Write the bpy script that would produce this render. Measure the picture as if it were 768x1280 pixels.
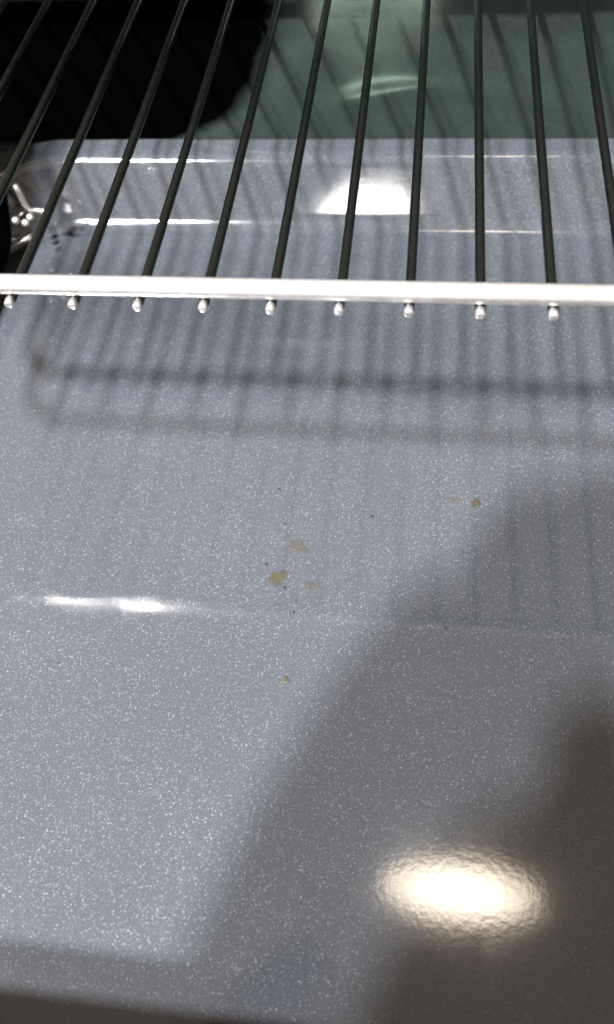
import bpy, bmesh, math, random
from mathutils import Vector, Matrix

# ------------------------------------------------------------------ start
for o in list(bpy.data.objects):
    bpy.data.objects.remove(o, do_unlink=True)
sc = bpy.context.scene
COL = sc.collection
S = 0.02                      # one rack-wire pitch = 20 mm; lengths below are in pitches
random.seed(7)

# ------------------------------------------------------------------ camera
CZ = 13.45
cam_d = bpy.data.cameras.new('camera')
cam = bpy.data.objects.new('camera', cam_d)
COL.objects.link(cam)
cam_d.sensor_fit = 'VERTICAL'
cam_d.sensor_height = 36.0
cam_d.lens = 36.0 * 1000 / 1280
cam_d.clip_start = 0.005
cam_d.clip_end = 50
cy = Vector((206, 1610, -1000)).normalized()
cx = Vector((1, -0.0532, 0.1203)); cx = (cx - cy * cx.dot(cy)).normalized()
cz = cx.cross(cy)
ROT = Matrix((cx, cy, cz))                     # camera -> world
M4 = ROT.to_4x4(); M4.translation = Vector((0, 0, CZ * S))
cam.matrix_world = M4
cam_d.dof.use_dof = True
cam_d.dof.focus_distance = 0.285
cam_d.dof.aperture_fstop = 9.0
sc.camera = cam

# ------------------------------------------------------------------ world, lamps, exposure
w = bpy.data.worlds.new('World'); sc.world = w
w.use_nodes = True
bg = w.node_tree.nodes['Background']
bg.inputs[0].default_value = (1.0, 0.83, 0.68, 1)
bg.inputs[1].default_value = 0.50

def lamp(name, target, toward, dist, energy, color, size, size_y=None):
    """area lamp `dist` metres away from `target` (in pitches) along `toward`, facing it"""
    d = Vector(toward).normalized()
    ld = bpy.data.lights.new(name, 'AREA')
    ld.shape = 'ELLIPSE' if size_y else 'DISK'
    ld.size = size
    if size_y: ld.size_y = size_y
    ld.energy = energy; ld.color = color
    o = bpy.data.objects.new(name, ld); COL.objects.link(o)
    o.location = Vector(target) * S + d * dist
    ax_ = (Vector((1, 0, 0)) - d * d.x).normalized()
    o.rotation_euler = Matrix((ax_, d.cross(ax_), d)).transposed().to_euler()   # long side along the oven's width
    return o

L1 = (0.40, 0.545); L2 = (0.48, 0.305)
MID = (-1.5, 9, 0)
lamp('ceiling_lamp_white', MID, (-L1[0], -L1[1], 1), 3.0, 330, (0.94, 0.96, 1.0), 0.13, 0.22)
lamp('ceiling_lamp_cool',  MID, (-L2[0], -L2[1], 1), 3.0, 240, (0.90, 0.94, 1.0), 0.15, 0.24)
lamp('ceiling_lamp_warm',  (2.0, 1.9, 0), (0.076, 0.127, 0.989), 2.2, 2.0, (1.0, 0.85, 0.66), 0.42, 0.15)
lamp('ceiling_lamp_warm_bulb', (2.0, 1.9, 0), (0.076, 0.127, 0.989), 2.18, 0.7, (1.0, 0.90, 0.74), 0.24, 0.07)
lamp('added_low_lamp',   (-1.39, 17.22, 0.54), (-0.064, -0.918, 0.392), 3.0, 4.5, (1.0, 0.97, 0.92), 0.34, 0.07)  # added, unseen source that puts the wedge highlight on the bank

sc.view_settings.view_transform = 'Standard'
sc.view_settings.look = 'None'
sc.view_settings.exposure = 0.0
sc.view_settings.gamma = 1.0
sc.render.engine = 'CYCLES'
sc.cycles.caustics_reflective = False
sc.cycles.blur_glossy = 0.0
sc.cycles.sample_clamp_indirect = 0.0

# ------------------------------------------------------------------ materials
def mat(name):
    m = bpy.data.materials.new(name); m.use_nodes = True
    nt = m.node_tree
    return m, nt, nt.nodes['Principled BSDF']

def N(nt, typ, **kw):
    n = nt.nodes.new(typ)
    for k, v in kw.items(): setattr(n, k, v)
    return n

def ramp(nt, src, pts):
    r = N(nt, 'ShaderNodeValToRGB')
    e = r.color_ramp.elements
    e[0].position, e[0].color = pts[0][0], pts[0][1]
    e[1].position, e[1].color = pts[-1][0], pts[-1][1]
    for p, c in pts[1:-1]:
        x = e.new(p); x.color = c
    nt.links.new(src, r.inputs[0])
    return r.outputs[0]

def math_n(nt, op, a, b=None, c=None):
    n = N(nt, 'ShaderNodeMath', operation=op)
    for i, v in enumerate((a, b, c)):
        if v is None: continue
        if isinstance(v, (int, float)): n.inputs[i].default_value = v
        else: nt.links.new(v, n.inputs[i])
    return n.outputs[0]

def mix_col(nt, fac, a, b):
    n = N(nt, 'ShaderNodeMix', data_type='RGBA')
    for sck, v in ((n.inputs[0], fac), (n.inputs[6], a), (n.inputs[7], b)):
        if isinstance(v, (int, float)): sck.default_value = v
        elif isinstance(v, tuple): sck.default_value = v
        else: nt.links.new(v, sck)
    return n.outputs[2]

def flecks(nt, co, scale, keep, rad):
    """0..1 mask of small enamel flecks, with the cell's random colour"""
    v = N(nt, 'ShaderNodeTexVoronoi'); v.inputs['Scale'].default_value = scale
    nt.links.new(co, v.inputs['Vector'])
    sep = N(nt, 'ShaderNodeSeparateColor'); nt.links.new(v.outputs['Color'], sep.inputs[0])
    on = math_n(nt, 'GREATER_THAN', sep.outputs[0], 1 - keep)
    r = math_n(nt, 'MULTIPLY_ADD', sep.outputs[1], rad * 0.8, rad * 0.45)
    d = math_n(nt, 'DIVIDE', v.outputs['Distance'], r)
    fall = math_n(nt, 'SUBTRACT', 1.25, d)
    n = nt.nodes.new('ShaderNodeClamp'); nt.links.new(fall, n.inputs[0])
    m = math_n(nt, 'MULTIPLY', n.outputs[0], on)
    amp = math_n(nt, 'MULTIPLY_ADD', sep.outputs[2], 0.7, 0.3)
    return math_n(nt, 'MULTIPLY', m, amp), v.outputs['Color']

def shade_mask(nt, co):  # mask for shade painted into a base colour, edge broken by noise
    at = N(nt, 'ShaderNodeAttribute', attribute_name='painted_shade')
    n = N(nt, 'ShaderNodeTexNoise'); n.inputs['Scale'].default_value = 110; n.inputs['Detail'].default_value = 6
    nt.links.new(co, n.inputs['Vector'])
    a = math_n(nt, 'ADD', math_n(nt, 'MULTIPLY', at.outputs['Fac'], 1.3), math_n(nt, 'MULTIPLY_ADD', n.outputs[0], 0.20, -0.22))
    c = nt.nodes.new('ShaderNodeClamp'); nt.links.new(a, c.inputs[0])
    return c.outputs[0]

def enamel(name, base, fleck_amt=1.0):
    m, nt, b = mat(name)
    g = N(nt, 'ShaderNodeNewGeometry')
    co = g.outputs['Position']
    n1 = N(nt, 'ShaderNodeTexNoise'); n1.inputs['Scale'].default_value = 16; n1.inputs['Detail'].default_value = 4
    nt.links.new(co, n1.inputs['Vector'])
    n2 = N(nt, 'ShaderNodeTexNoise'); n2.inputs['Scale'].default_value = 1500; n2.inputs['Detail'].default_value = 3
    n2.inputs['Roughness'].default_value = 0.7
    nt.links.new(co, n2.inputs['Vector'])
    dark = (base[0] * 0.88, base[1] * 0.87, base[2] * 0.89, 1); lite = (base[0] * 1.10, base[1] * 1.12, base[2] * 1.12, 1)
    c0 = mix_col(nt, n1.outputs[0], dark, lite)
    grain = ramp(nt, n2.outputs[0], [(0.3, (0.80, 0.80, 0.80, 1)), (0.5, (1, 1, 1, 1)), (0.72, (1.25, 1.25, 1.25, 1))])
    mul = N(nt, 'ShaderNodeMix', data_type='RGBA', blend_type='MULTIPLY'); mul.inputs[0].default_value = 1
    nt.links.new(c0, mul.inputs[6]); nt.links.new(grain, mul.inputs[7])
    f1, col1 = flecks(nt, co, 1700, 0.50, 0.42)
    f2, col2 = flecks(nt, co, 1050, 0.26, 0.30)
    f = math_n(nt, 'MAXIMUM', math_n(nt, 'MULTIPLY', f1, 0.5), math_n(nt, 'MULTIPLY', f2, 0.50))
    f = math_n(nt, 'MULTIPLY', f, math_n(nt, 'MULTIPLY_ADD', n1.outputs[0], 1.1, 0.42 * fleck_amt))
    hs = N(nt, 'ShaderNodeHueSaturation'); hs.inputs['Saturation'].default_value = 0.16
    hs.inputs['Value'].default_value = 0.36
    nt.links.new(col2, hs.inputs['Color'])
    fc = mix_col(nt, 0.75, hs.outputs[0], (0.27, 0.27, 0.26, 1))
    out = mix_col(nt, f, mul.outputs[2], fc)
    k = shade_mask(nt, co)
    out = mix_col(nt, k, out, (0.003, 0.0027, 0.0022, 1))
    nt.links.new(out, b.inputs['Base Color'])
    # orange-peel relief
    n3 = N(nt, 'ShaderNodeTexNoise'); n3.inputs['Scale'].default_value = 520; n3.inputs['Detail'].default_value = 2
    nt.links.new(co, n3.inputs['Vector'])
    bp = N(nt, 'ShaderNodeBump'); bp.inputs['Strength'].default_value = 0.016; bp.inputs['Distance'].default_value = 0.0006
    nt.links.new(n3.outputs[0], bp.inputs['Height'])
    nt.links.new(bp.outputs[0], b.inputs['Normal'])
    n4 = N(nt, 'ShaderNodeTexNoise'); n4.inputs['Scale'].default_value = 38; n4.inputs['Detail'].default_value = 6   # grease film
    n4.inputs['Distortion'].default_value = 1.5
    nt.links.new(co, n4.inputs['Vector'])
    nt.links.new(math_n(nt, 'MULTIPLY_ADD', n4.outputs[0], 0.09, 0.045), b.inputs['Roughness'])
    b.inputs['IOR'].default_value = 1.8
    return m

M_ENAMEL = enamel('speckled_enamel', (0.0490, 0.0525, 0.0590))

def metal(name, col, rough, scale=60, var=0.08):
    m, nt, b = mat(name)
    g = N(nt, 'ShaderNodeNewGeometry')
    n = N(nt, 'ShaderNodeTexNoise'); n.inputs['Scale'].default_value = scale * 8; n.inputs['Detail'].default_value = 5
    nt.links.new(g.outputs['Position'], n.inputs['Vector'])
    nt.links.new(mix_col(nt, n.outputs[0], tuple(c * 0.8 for c in col) + (1,), tuple(min(1, c * 1.15) for c in col) + (1,)), b.inputs['Base Color'])
    nt.links.new(math_n(nt, 'MULTIPLY_ADD', n.outputs[0], var * 2, rough - var), b.inputs['Roughness'])
    b.inputs['Metallic'].default_value = 1
    return m

def rail_mat():
    m = metal('chrome_rail', (1.0, 0.94, 0.89), 0.72)
    nt = m.node_tree; b = nt.nodes['Principled BSDF']; out = nt.nodes['Material Output']
    g = N(nt, 'ShaderNodeBsdfGlossy'); g.inputs['Color'].default_value = (1.0, 0.92, 0.86, 1); g.inputs['Roughness'].default_value = 0.11
    mx = N(nt, 'ShaderNodeMixShader'); mx.inputs[0].default_value = 0.7
    nt.links.new(b.outputs[0], mx.inputs[1]); nt.links.new(g.outputs[0], mx.inputs[2]); nt.links.new(mx.outputs[0], out.inputs['Surface'])
    return m
M_CHROME = rail_mat()
M_WIRE = metal('chrome_wire', (0.055, 0.062, 0.058), 0.34)

def panel_mat():
    m, nt, b = mat('dark_glossy_panel')
    g = N(nt, 'ShaderNodeNewGeometry')
    n = N(nt, 'ShaderNodeTexNoise'); n.inputs['Scale'].default_value = 700; n.inputs['Detail'].default_value = 3
    nt.links.new(g.outputs['Position'], n.inputs['Vector'])
    c = mix_col(nt, n.outputs[0], (0.048, 0.070, 0.058, 1), (0.105, 0.140, 0.116, 1))
    k = shade_mask(nt, g.outputs['Position'])
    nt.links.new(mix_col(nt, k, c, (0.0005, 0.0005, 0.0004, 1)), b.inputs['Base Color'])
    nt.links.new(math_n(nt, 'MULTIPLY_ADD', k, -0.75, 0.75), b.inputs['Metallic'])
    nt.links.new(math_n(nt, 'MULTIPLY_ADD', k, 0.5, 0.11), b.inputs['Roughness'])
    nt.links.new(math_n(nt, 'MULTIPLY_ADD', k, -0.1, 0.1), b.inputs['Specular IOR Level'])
    return m
M_PANEL = panel_mat()

def plain(name, col, rough, spec=0.5):
    m, nt, b = mat(name)
    g = N(nt, 'ShaderNodeNewGeometry')
    n = N(nt, 'ShaderNodeTexNoise'); n.inputs['Scale'].default_value = 120; n.inputs['Detail'].default_value = 5
    nt.links.new(g.outputs['Position'], n.inputs['Vector'])
    nt.links.new(mix_col(nt, n.outputs[0], tuple(c * 0.7 for c in col) + (1,), tuple(c * 1.3 for c in col) + (1,)), b.inputs['Base Color'])
    b.inputs['Roughness'].default_value = rough
    b.inputs['Specular IOR Level'].default_value = spec
    return m
M_BLACK = plain('black_enamel', (0.0008, 0.0009, 0.0008), 0.5, 0.04)  # one near-black base for the back wall and side liners
M_SKIN = plain('skin', (0.45, 0.28, 0.21), 0.5)
M_CLOTH = plain('dark_cloth', (0.03, 0.03, 0.04), 0.9, 0.2)

def stain_mat(name, col, cover):
    m, nt, b = mat(name)
    tc = N(nt, 'ShaderNodeTexCoord')
    n = N(nt, 'ShaderNodeTexNoise'); n.inputs['Scale'].default_value = 900; n.inputs['Detail'].default_value = 4
    nt.links.new(tc.outputs['Object'], n.inputs['Vector'])
    nt.links.new(mix_col(nt, n.outputs[0], tuple(c * 0.6 for c in col) + (1,), tuple(c * 1.4 for c in col) + (1,)), b.inputs['Base Color'])
    b.inputs['Roughness'].default_value = 0.45
    at = N(nt, 'ShaderNodeAttribute', attribute_name='cover')
    a = math_n(nt, 'ADD', at.outputs['Fac'], math_n(nt, 'MULTIPLY_ADD', n.outputs[0], 1.1, -0.55))
    c = nt.nodes.new('ShaderNodeClamp'); nt.links.new(a, c.inputs[0]); 
    nt.links.new(math_n(nt, 'MULTIPLY', c.outputs[0], cover), b.inputs['Alpha'])
    return m

# ------------------------------------------------------------------ helpers
def mesh_obj(name, verts, faces, m, parent=None, smooth=True):
    me = bpy.data.meshes.new(name)
    me.from_pydata([tuple(Vector(v) * S) for v in verts], [], faces)
    me.update()
    if smooth:
        for p in me.polygons: p.use_smooth = True
    me.materials.append(m)
    o = bpy.data.objects.new(name, me); COL.objects.link(o)
    o.parent = parent
    return o

def tube(path, r, n=12, cap=True, round_tip=0.0):
    """verts, faces of a round bar along a list of points"""
    pts = [Vector(p) for p in path]
    vs, fs = [], []
    up0 = None
    for i, p in enumerate(pts):
        t = (pts[min(i + 1, len(pts) - 1)] - pts[max(i - 1, 0)]).normalized()
        if up0 is None:
            up0 = Vector((0, 0, 1)) if abs(t.z) < .9 else Vector((1, 0, 0))
        a = (up0 - t * up0.dot(t)).normalized(); up0 = a
        b = t.cross(a)
        rr = r[i] if isinstance(r, (list, tuple)) else r
        for k in range(n):
            q = 2 * math.pi * k / n
            vs.append(p + (a * math.cos(q) + b * math.sin(q)) * rr)
    for i in range(len(pts) - 1):
        for k in range(n):
            k2 = (k + 1) % n
            fs.append((i * n + k, i * n + k2, (i + 1) * n + k2, (i + 1) * n + k))
    if cap:
        fs.append(tuple(reversed(range(n)))); fs.append(tuple(range((len(pts) - 1) * n, len(pts) * n)))
    return vs, fs

def empty(name, loc=(0, 0, 0)):
    o = bpy.data.objects.new(name, None); COL.objects.link(o)
    o.location = Vector(loc) * S; o.empty_display_size = 0.02
    return o

def tag(o, label, cat, group=None):
    o['label'] = label; o['category'] = cat
    if group: o['group'] = group

# ------------------------------------------------------------------ oven interior
oven = empty('oven')
tag(oven, 'oven interior with glossy blue-grey enamel floor full of pale flecks', 'oven')

XL, XR, YB, YF, RC = -10.6, 10.5, 16.55, -0.78, 2.0
def arc(cx_, cy_, r, a0, a1, n):
    return [(cx_ + r * math.cos(a0 + (a1 - a0) * i / n), cy_ + r * math.sin(a0 + (a1 - a0) * i / n)) for i in range(n + 1)]
# floor outline (plan), running front-left -> back-left -> back-right -> front-right, with outward normals
path = []
for y in (YF, 3, 8, 12): path.append(((XL, y), (-1, 0)))
c = (XL + RC, YB - RC)
for i in range(13):
    a = math.pi - math.pi / 2 * i / 12
    path.append(((c[0] + RC * math.cos(a), c[1] + RC * math.sin(a)), (math.cos(a), math.sin(a))))
for x in (-6, -3, 0, 3, 6): path.append(((x, YB), (0, 1)))
c = (XR - RC, YB - RC)
for i in range(13):
    a = math.pi / 2 - math.pi / 2 * i / 12
    path.append(((c[0] + RC * math.cos(a), c[1] + RC * math.sin(a)), (math.cos(a), math.sin(a))))
for y in (12, 8, 3, YF): path.append(((XR, y), (1, 0)))
# side profile (outward d, height z): flat, cove, small bead, 60-degree bank, rounded brow, ledge
prof = [(0, 0)]
for i in range(1, 9):                                     # cove radius .55 turning 60 degrees
    a = math.radians(60) * i / 8
    prof.append((0.62 * math.sin(a), 0.62 * (1 - math.cos(a))))
d0, z0 = prof[-1]
hgt = 1.30
for q in (0.06, 0.35, 0.65, 0.94): prof.append((d0 + (hgt - z0) * q / math.tan(math.radians(60)), z0 + (hgt - z0) * q))
prof.append((d0 + (hgt - z0) / math.tan(math.radians(60)), hgt))
d1, z1 = prof[-1]
rb = 0.40
for i in range(1, 9):
    a = math.radians(60) * (1 - i / 8)
    prof.append((d1 + rb * (math.sin(math.radians(60)) - math.sin(a)), z1 + rb * (math.cos(a) - math.cos(math.radians(60)))))
ZL = prof[-1][1]
DL = 18.55 - YB
prof.append((DL, ZL))
print('ledge z', ZL, 'brow y', YB + prof[-2][0])
vs, fs = [], []
np_, nq = len(path), len(prof)
for (p, n) in path:
    for d, z in prof:
        vs.append((p[0] + n[0] * d, p[1] + n[1] * d, z))
for i in range(np_ - 1):
    for j in range(nq - 1):
        a = i * nq + j
        fs.append((a, a + 1, a + nq + 1, a + nq))
fs.append(tuple(i * nq for i in range(np_)))             # the flat floor
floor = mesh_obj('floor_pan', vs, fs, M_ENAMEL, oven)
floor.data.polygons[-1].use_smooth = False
at = floor.data.attributes.new('painted_shade', 'FLOAT', 'POINT')            # shade of the back left corner, painted into the colour
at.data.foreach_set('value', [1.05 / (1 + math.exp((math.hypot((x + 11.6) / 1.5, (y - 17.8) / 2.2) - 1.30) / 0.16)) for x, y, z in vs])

# low black side liners and back wall
def box(name, lo, hi, m, parent, bev=0.0):
    bm = bmesh.new(); bmesh.ops.create_cube(bm, size=1)
    for v in bm.verts:
        v.co = Vector([(lo[k] + (v.co[k] + .5) * (hi[k] - lo[k])) * S for k in range(3)])
    if bev: bmesh.ops.bevel(bm, geom=bm.edges[:], offset=bev * S, segments=3, affect='EDGES')
    me = bpy.data.meshes.new(name); bm.to_mesh(me); bm.free(); me.materials.append(m)
    o = bpy.data.objects.new(name, me); COL.objects.link(o); o.parent = parent
    return o
box('back_wall', (XL - DL, 18.51, ZL - 0.3), (XR + DL, 18.95, 9), M_BLACK, oven)
box('side_liner', (XL - .55, YF, -0.3), (XL + 0.1, 18.51, 1.3), M_BLACK, oven)
box('side_liner', (XR + DL - 0.02, YF, ZL - 0.3), (XR + DL + .25, 18.51, 4.2), M_BLACK, oven)
box('added_shade_plate', (XL - DL, YF - 0.55, -0.6), (XR + DL, YF - 0.02, 2.65), M_ENAMEL, oven, 0.12)  # unseen plate added in front to shade the near strip of floor

# bent chrome support rod in the back left corner
def at_x(px, py, X):
    v = ROT @ Vector((px - 384, 640 - py, -1000)); t = X / v.x
    return Vector((X, v.y * t, CZ + v.z * t))
sup = [at_x(20, 232, -9.75), at_x(24, 240, -9.75), at_x(31, 255, -9.75), at_x(38, 262, -9.72), at_x(52, 264, -9.4), at_x(66, 264, -9.1)]
mesh_obj('support_rod', *tube(sup, 0.07, 12), M_CHROME, oven)
for px_, py_ in ((20, 275), (38, 271), (32, 278)):
    p_ = at_x(px_, py_, -9.8)
    mesh_obj('rivet', *tube([p_ + Vector((0, 0, -.07)), p_ + Vector((0, 0, -.05)), p_ + Vector((0, 0, .03)), p_ + Vector((0, 0, .07))], [.05, .09, .09, .04], 10), M_CHROME, oven)

# glossy fan cover on the back wall: left end painted dark as shade along a rounded edge, arched pressed rib
outl = [(-6.2, ZL + 0.012), (-5.5, 1.75), (-4.86, 2.05), (-4.4, 2.4), (-4.02, 2.85), (-3.7, 3.4), (-3.5, 3.9), (-3.3, 4.7), (-3.2, 5.5), (-3.2, 9), (10.5, 9), (10.5, ZL + 0.012)]
def shade_edge(z):
    for (xa, za), (xb, zb) in zip(outl[:9], outl[1:10]):
        if z <= zb: return xa + (xb - xa) * max(0, z - za) / (zb - za)
    return outl[9][0]
nx, nz = 160, 80
vs, fs, painted_shade = [], [], []
for j in range(nz + 1):
    z = ZL + 0.012 + (9 - ZL) * (j / nz) ** 1.6
    xe = shade_edge(z); xa = XL - 1.5
    for i in range(nx + 1):
        x = xa + (10.5 - xa) * i / nx
        q = math.hypot((x - 0.45) / 3.75, (z - 1.15) / 1.6) - 1          # arched pressed rib
        dd = q * 1.6 / max(0.35, math.hypot((x - 0.45) / 3.75, 1))
        y = 18.45 - 0.022 * math.exp(-(dd / 0.24) ** 2)
        y += 0.012 * math.sin(x * 1.7 + 0.6) * math.sin(z * 1.1)          # slightly wavy sheet
        vs.append((x, y, z)); painted_shade.append(1 / (1 + math.exp((x - xe - .25) / 0.32)))
for j in range(nz):
    for i in range(nx):
        a = j * (nx + 1) + i
        fs.append((a, a + 1, a + nx + 2, a + nx + 1))
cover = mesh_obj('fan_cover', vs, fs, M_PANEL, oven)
at = cover.data.attributes.new('painted_shade', 'FLOAT', 'POINT')  # shade painted over the left end of the panel
at.data.foreach_set('value', painted_shade)

# ------------------------------------------------------------------ oven rack
rack = empty('oven_rack', (0, 9, 0))
tag(rack, 'chrome wire oven rack with bright front rail over the speckled floor', 'rack')
inv = Matrix.Translation(-rack.location)
ZW = 5.27; RW = 0.078; RR = 0.150; ZR = ZW + RW + RR - 0.015; YR = 8.70
XA, XB = -10.95, 11.9; RCN = 1.1
def put(o):
    o.parent = rack; o.matrix_parent_inverse = Matrix.Translation(-rack.location); return o
# perimeter: front rail with turned corners, side rails, back rail
front = []
for i in range(11):
    a = math.pi + math.pi / 2 * i / 10
    front.append((XA + RCN + RCN * math.cos(a), YR + RCN + RCN * math.sin(a), ZR))
for i in range(1, 24): front.append((XA + RCN + (XB - XA - 2 * RCN) * i / 24, YR, ZR))
for i in range(11):
    a = 1.5 * math.pi + math.pi / 2 * i / 10
    front.append((XB - RCN + RCN * math.cos(a), YR + RCN + RCN * math.sin(a), ZR))
put(mesh_obj('front_rail', *tube(front, RR, 28), M_CHROME))
for x in (XA, XB):
    put(mesh_obj('side_rail', *tube([(x, YR + RCN, ZR), (x, 13, ZR), (x, 18.1, ZR)], RR, 20), M_CHROME))
put(mesh_obj('back_rail', *tube([(XA - .1, 18.1, ZR - 2 * RR), (0, 18.1, ZR - 2 * RR), (XB + .1, 18.1, ZR - 2 * RR)], RR, 20), M_WIRE))
# cross wires, each with its welded tip poking out under the front rail
wp = [(0, 8.60, ZW), (0, 9.0, ZW), (0, 12, ZW), (0, 15, ZW), (0, 18.25, ZW)]
v_, f_ = tube(wp, RW, 14)
vt, ft = tube([(0, 8.475, ZW), (0, 8.48, ZW), (0, 8.50, ZW), (0, 8.598, ZW)], [RW * .6, RW * .8, RW * .88, RW * .88], 14)
wire0 = None
for n in range(-10, 12):
    x = n - 0.07
    if wire0 is None:
        o = mesh_obj('wire', v_, f_, M_WIRE); wire0 = o
        t_ = mesh_obj('weld_tip', vt, ft, M_CHROME, o); tip0 = t_
    else:
        o = bpy.data.objects.new('wire', wire0.data); COL.objects.link(o)
        t_ = bpy.data.objects.new('weld_tip', tip0.data); COL.objects.link(t_); t_.parent = o
    put(o)
    o.location = Vector((x, 0, random.uniform(-.008, .008))) * S

# ------------------------------------------------------------------ baked-on marks on the floor
def pix(x, y, z=0.0):
    """floor point seen at a photograph coordinate (used for surveying the marks)"""
    v = ROT @ Vector((x - 384, 640 - y, -1000))
    t = (z - CZ) / v.z
    return Vector((v.x * t, v.y * t, z))
M_ST = stain_mat('baked_grease', (0.055, 0.043, 0.016), 0.72)
M_ST2 = stain_mat('faint_grease', (0.07, 0.057, 0.036), 0.42)
M_CR = stain_mat('burnt_crumb', (0.018, 0.016, 0.011), 0.7)
def mark(name, px, py, rx, ry, m, label, cat, group=None, h=0.012):
    c_ = pix(px, py)
    rnd = random.Random(int(px * 7 + py))
    n, rings = 18, 4
    ph = [rnd.uniform(0, 6.28) for _ in range(4)]
    vs = [(0, 0, h)]; cov = [1.0]
    for r in range(1, rings + 1):
        q = r / rings
        for k_ in range(n):
            a = 2 * math.pi * k_ / n
            wob = 1 + .22 * math.sin(2 * a + ph[0]) + .18 * math.sin(3 * a + ph[1]) + .12 * math.sin(5 * a + ph[2])
            vs.append((rx * q * wob * math.cos(a), ry * q * wob * math.sin(a), h * (1 - q * q) + 0.003))
            cov.append(1.15 * (1 - q ** 1.5))
    fs = [(0, 1 + k_, 1 + (k_ + 1) % n) for k_ in range(n)]
    for r in range(rings - 1):
        for k_ in range(n):
            a, b_ = 1 + r * n + k_, 1 + r * n + (k_ + 1) % n
            fs.append((a, a + n, b_ + n, b_))
    o = mesh_obj(name, vs, fs, m)
    at = o.data.attributes.new('cover', 'FLOAT', 'POINT')
    for i, v in enumerate(cov): at.data[i].value = v
    o.location = c_ * S
    tag(o, label, cat, group)
    return o

G1 = 'baked-on grease marks on the oven floor'
mark('grease_stain', 347, 722, .19, .20, M_ST, 'largest mustard-brown grease stain on the speckled floor', 'stain', G1)
mark('grease_stain', 373, 684, .24, .17, M_ST2, 'faint tan smear just behind the largest mustard-brown stain', 'stain', G1)
mark('grease_stain', 390, 733, .17, .14, M_ST2, 'faint tan blotch beside the largest mustard-brown stain', 'stain', G1)
mark('grease_stain', 595, 628, .10, .15, M_ST, 'olive-brown grease stain standing apart towards the rail', 'stain', G1)
mark('grease_stain', 567, 625, .12, .10, M_ST2, 'small faint blotch next to the olive-brown stain', 'stain', G1)
mark('grease_stain', 358, 850, .08, .08, M_ST, 'lone small brown grease spot far in front of the other stains', 'stain', G1)
G2 = 'tiny dark specks on the oven floor'
NEAR = 'tiny dark speck in the cluster around the largest mustard-brown stain'
BACK = 'tiny dark speck between the faint tan smear and the rail shadow'
for x, y, r, lab in ((365, 635, .035, BACK), (356, 655, .04, BACK), (349, 612, .045, BACK),
                     (333, 706, .05, NEAR), (356, 735, .045, NEAR), (367, 766, .045, NEAR), (370, 752, .03, NEAR), (363, 768, .03, NEAR),
                     (557, 785, .035, 'tiny dark speck on the edge of the shadow, beyond the pale streak'),
                     (465, 646, .05, 'lone dark speck midway between the tan smear and the olive-brown stain'),
                     (578, 690, .03, 'tiny dark speck just in front of the olive-brown stain'),
                     (73, 829, .02, 'minute dark speck alone on the bright floor near the side liner')):
    mark('burnt_speck', x, y, r, r * .9, M_CR, lab, 'speck', G2, 0.02)

# ------------------------------------------------------------------ the photographer's arm, beside and behind the lens; it shades the floor
def skin_mesh(name, chain, m, sub=2):
    """chain: list of (parent index or None, position in pitches, radius)"""
    me = bpy.data.meshes.new(name)
    me.from_pydata([tuple(Vector(p) * S) for _, p, _ in chain], [(i, c[0]) for i, c in enumerate(chain) if c[0] is not None], [])
    o = bpy.data.objects.new(name, me); COL.objects.link(o)
    md = o.modifiers.new('skin', 'SKIN')
    for i, c in enumerate(chain):
        me.skin_vertices[0].data[i].radius = (c[2] * S, c[2] * S)
    me.skin_vertices[0].data[0].use_root = True
    sb = o.modifiers.new('sub', 'SUBSURF'); sb.levels = sub; sb.render_levels = sub
    me.materials.append(m)
    return o
H = CZ + 0.9
ch = [(None, (-6.6, -9.5, H + .6), 1.5), (0, (-5.4, -5.0, H + .3), 1.35), (1, (-4.4, -2.2, H), 1.25), (2, (-3.6, -0.5, H), 1.45), (3, (-3.0, 0.7, H), 1.2)]
roots = [((-3.6, 0.6), (-3.1, 1.25), (-2.2, 1.6), (-1.5, 1.5)), ((-3.2, 0.7), (-2.7, 1.0), (-1.9, 1.1), (-1.2, 1.0)),
         ((-2.8, 0.5), (-2.2, 0.8), (-1.7, 0.7), (-1.1, 0.4)), ((-2.8, -0.2), (-2.1, -0.1), (-1.7, -0.3), (-1.2, -0.5))]
for f in roots:
    par = 4
    for j, (x, y) in enumerate(f):
        ch.append((par, (x, y, H - (0.15, 0.1, 0.0, -0.05)[j]), (.46, .42, .38, .32)[j])); par = len(ch) - 1
par = 3
for j, (x, y) in enumerate(((-2.6, -1.4), (-1.9, -1.9), (-1.0, -2.0))):
    ch.append((par, (x, y, H + .5 + .1 * j), (.6, .48, .40)[j])); par = len(ch) - 1
arm = skin_mesh('person', ch, M_SKIN)
tag(arm, "person's hand and dark-sleeved forearm held over the oven floor, casting its shadow", 'person')
sl = tube([(-4.25, -1.3, H), (-4.75, -3.0, H + .1), (-5.35, -5.2, H + .3), (-6.0, -8.0, H + .6), (-7.6, -13.5, H + 2)], [1.7, 2.25, 2.7, 3.0, 3.3], 28, cap=False)
sv = [(x, y, H + .5 + (z - H - .5) * 0.6) for x, y, z in sl[0]]
slv = mesh_obj('sleeve', sv, sl[1], M_CLOTH, arm)
so = slv.modifiers.new('cloth', 'SOLIDIFY'); so.thickness = 0.002
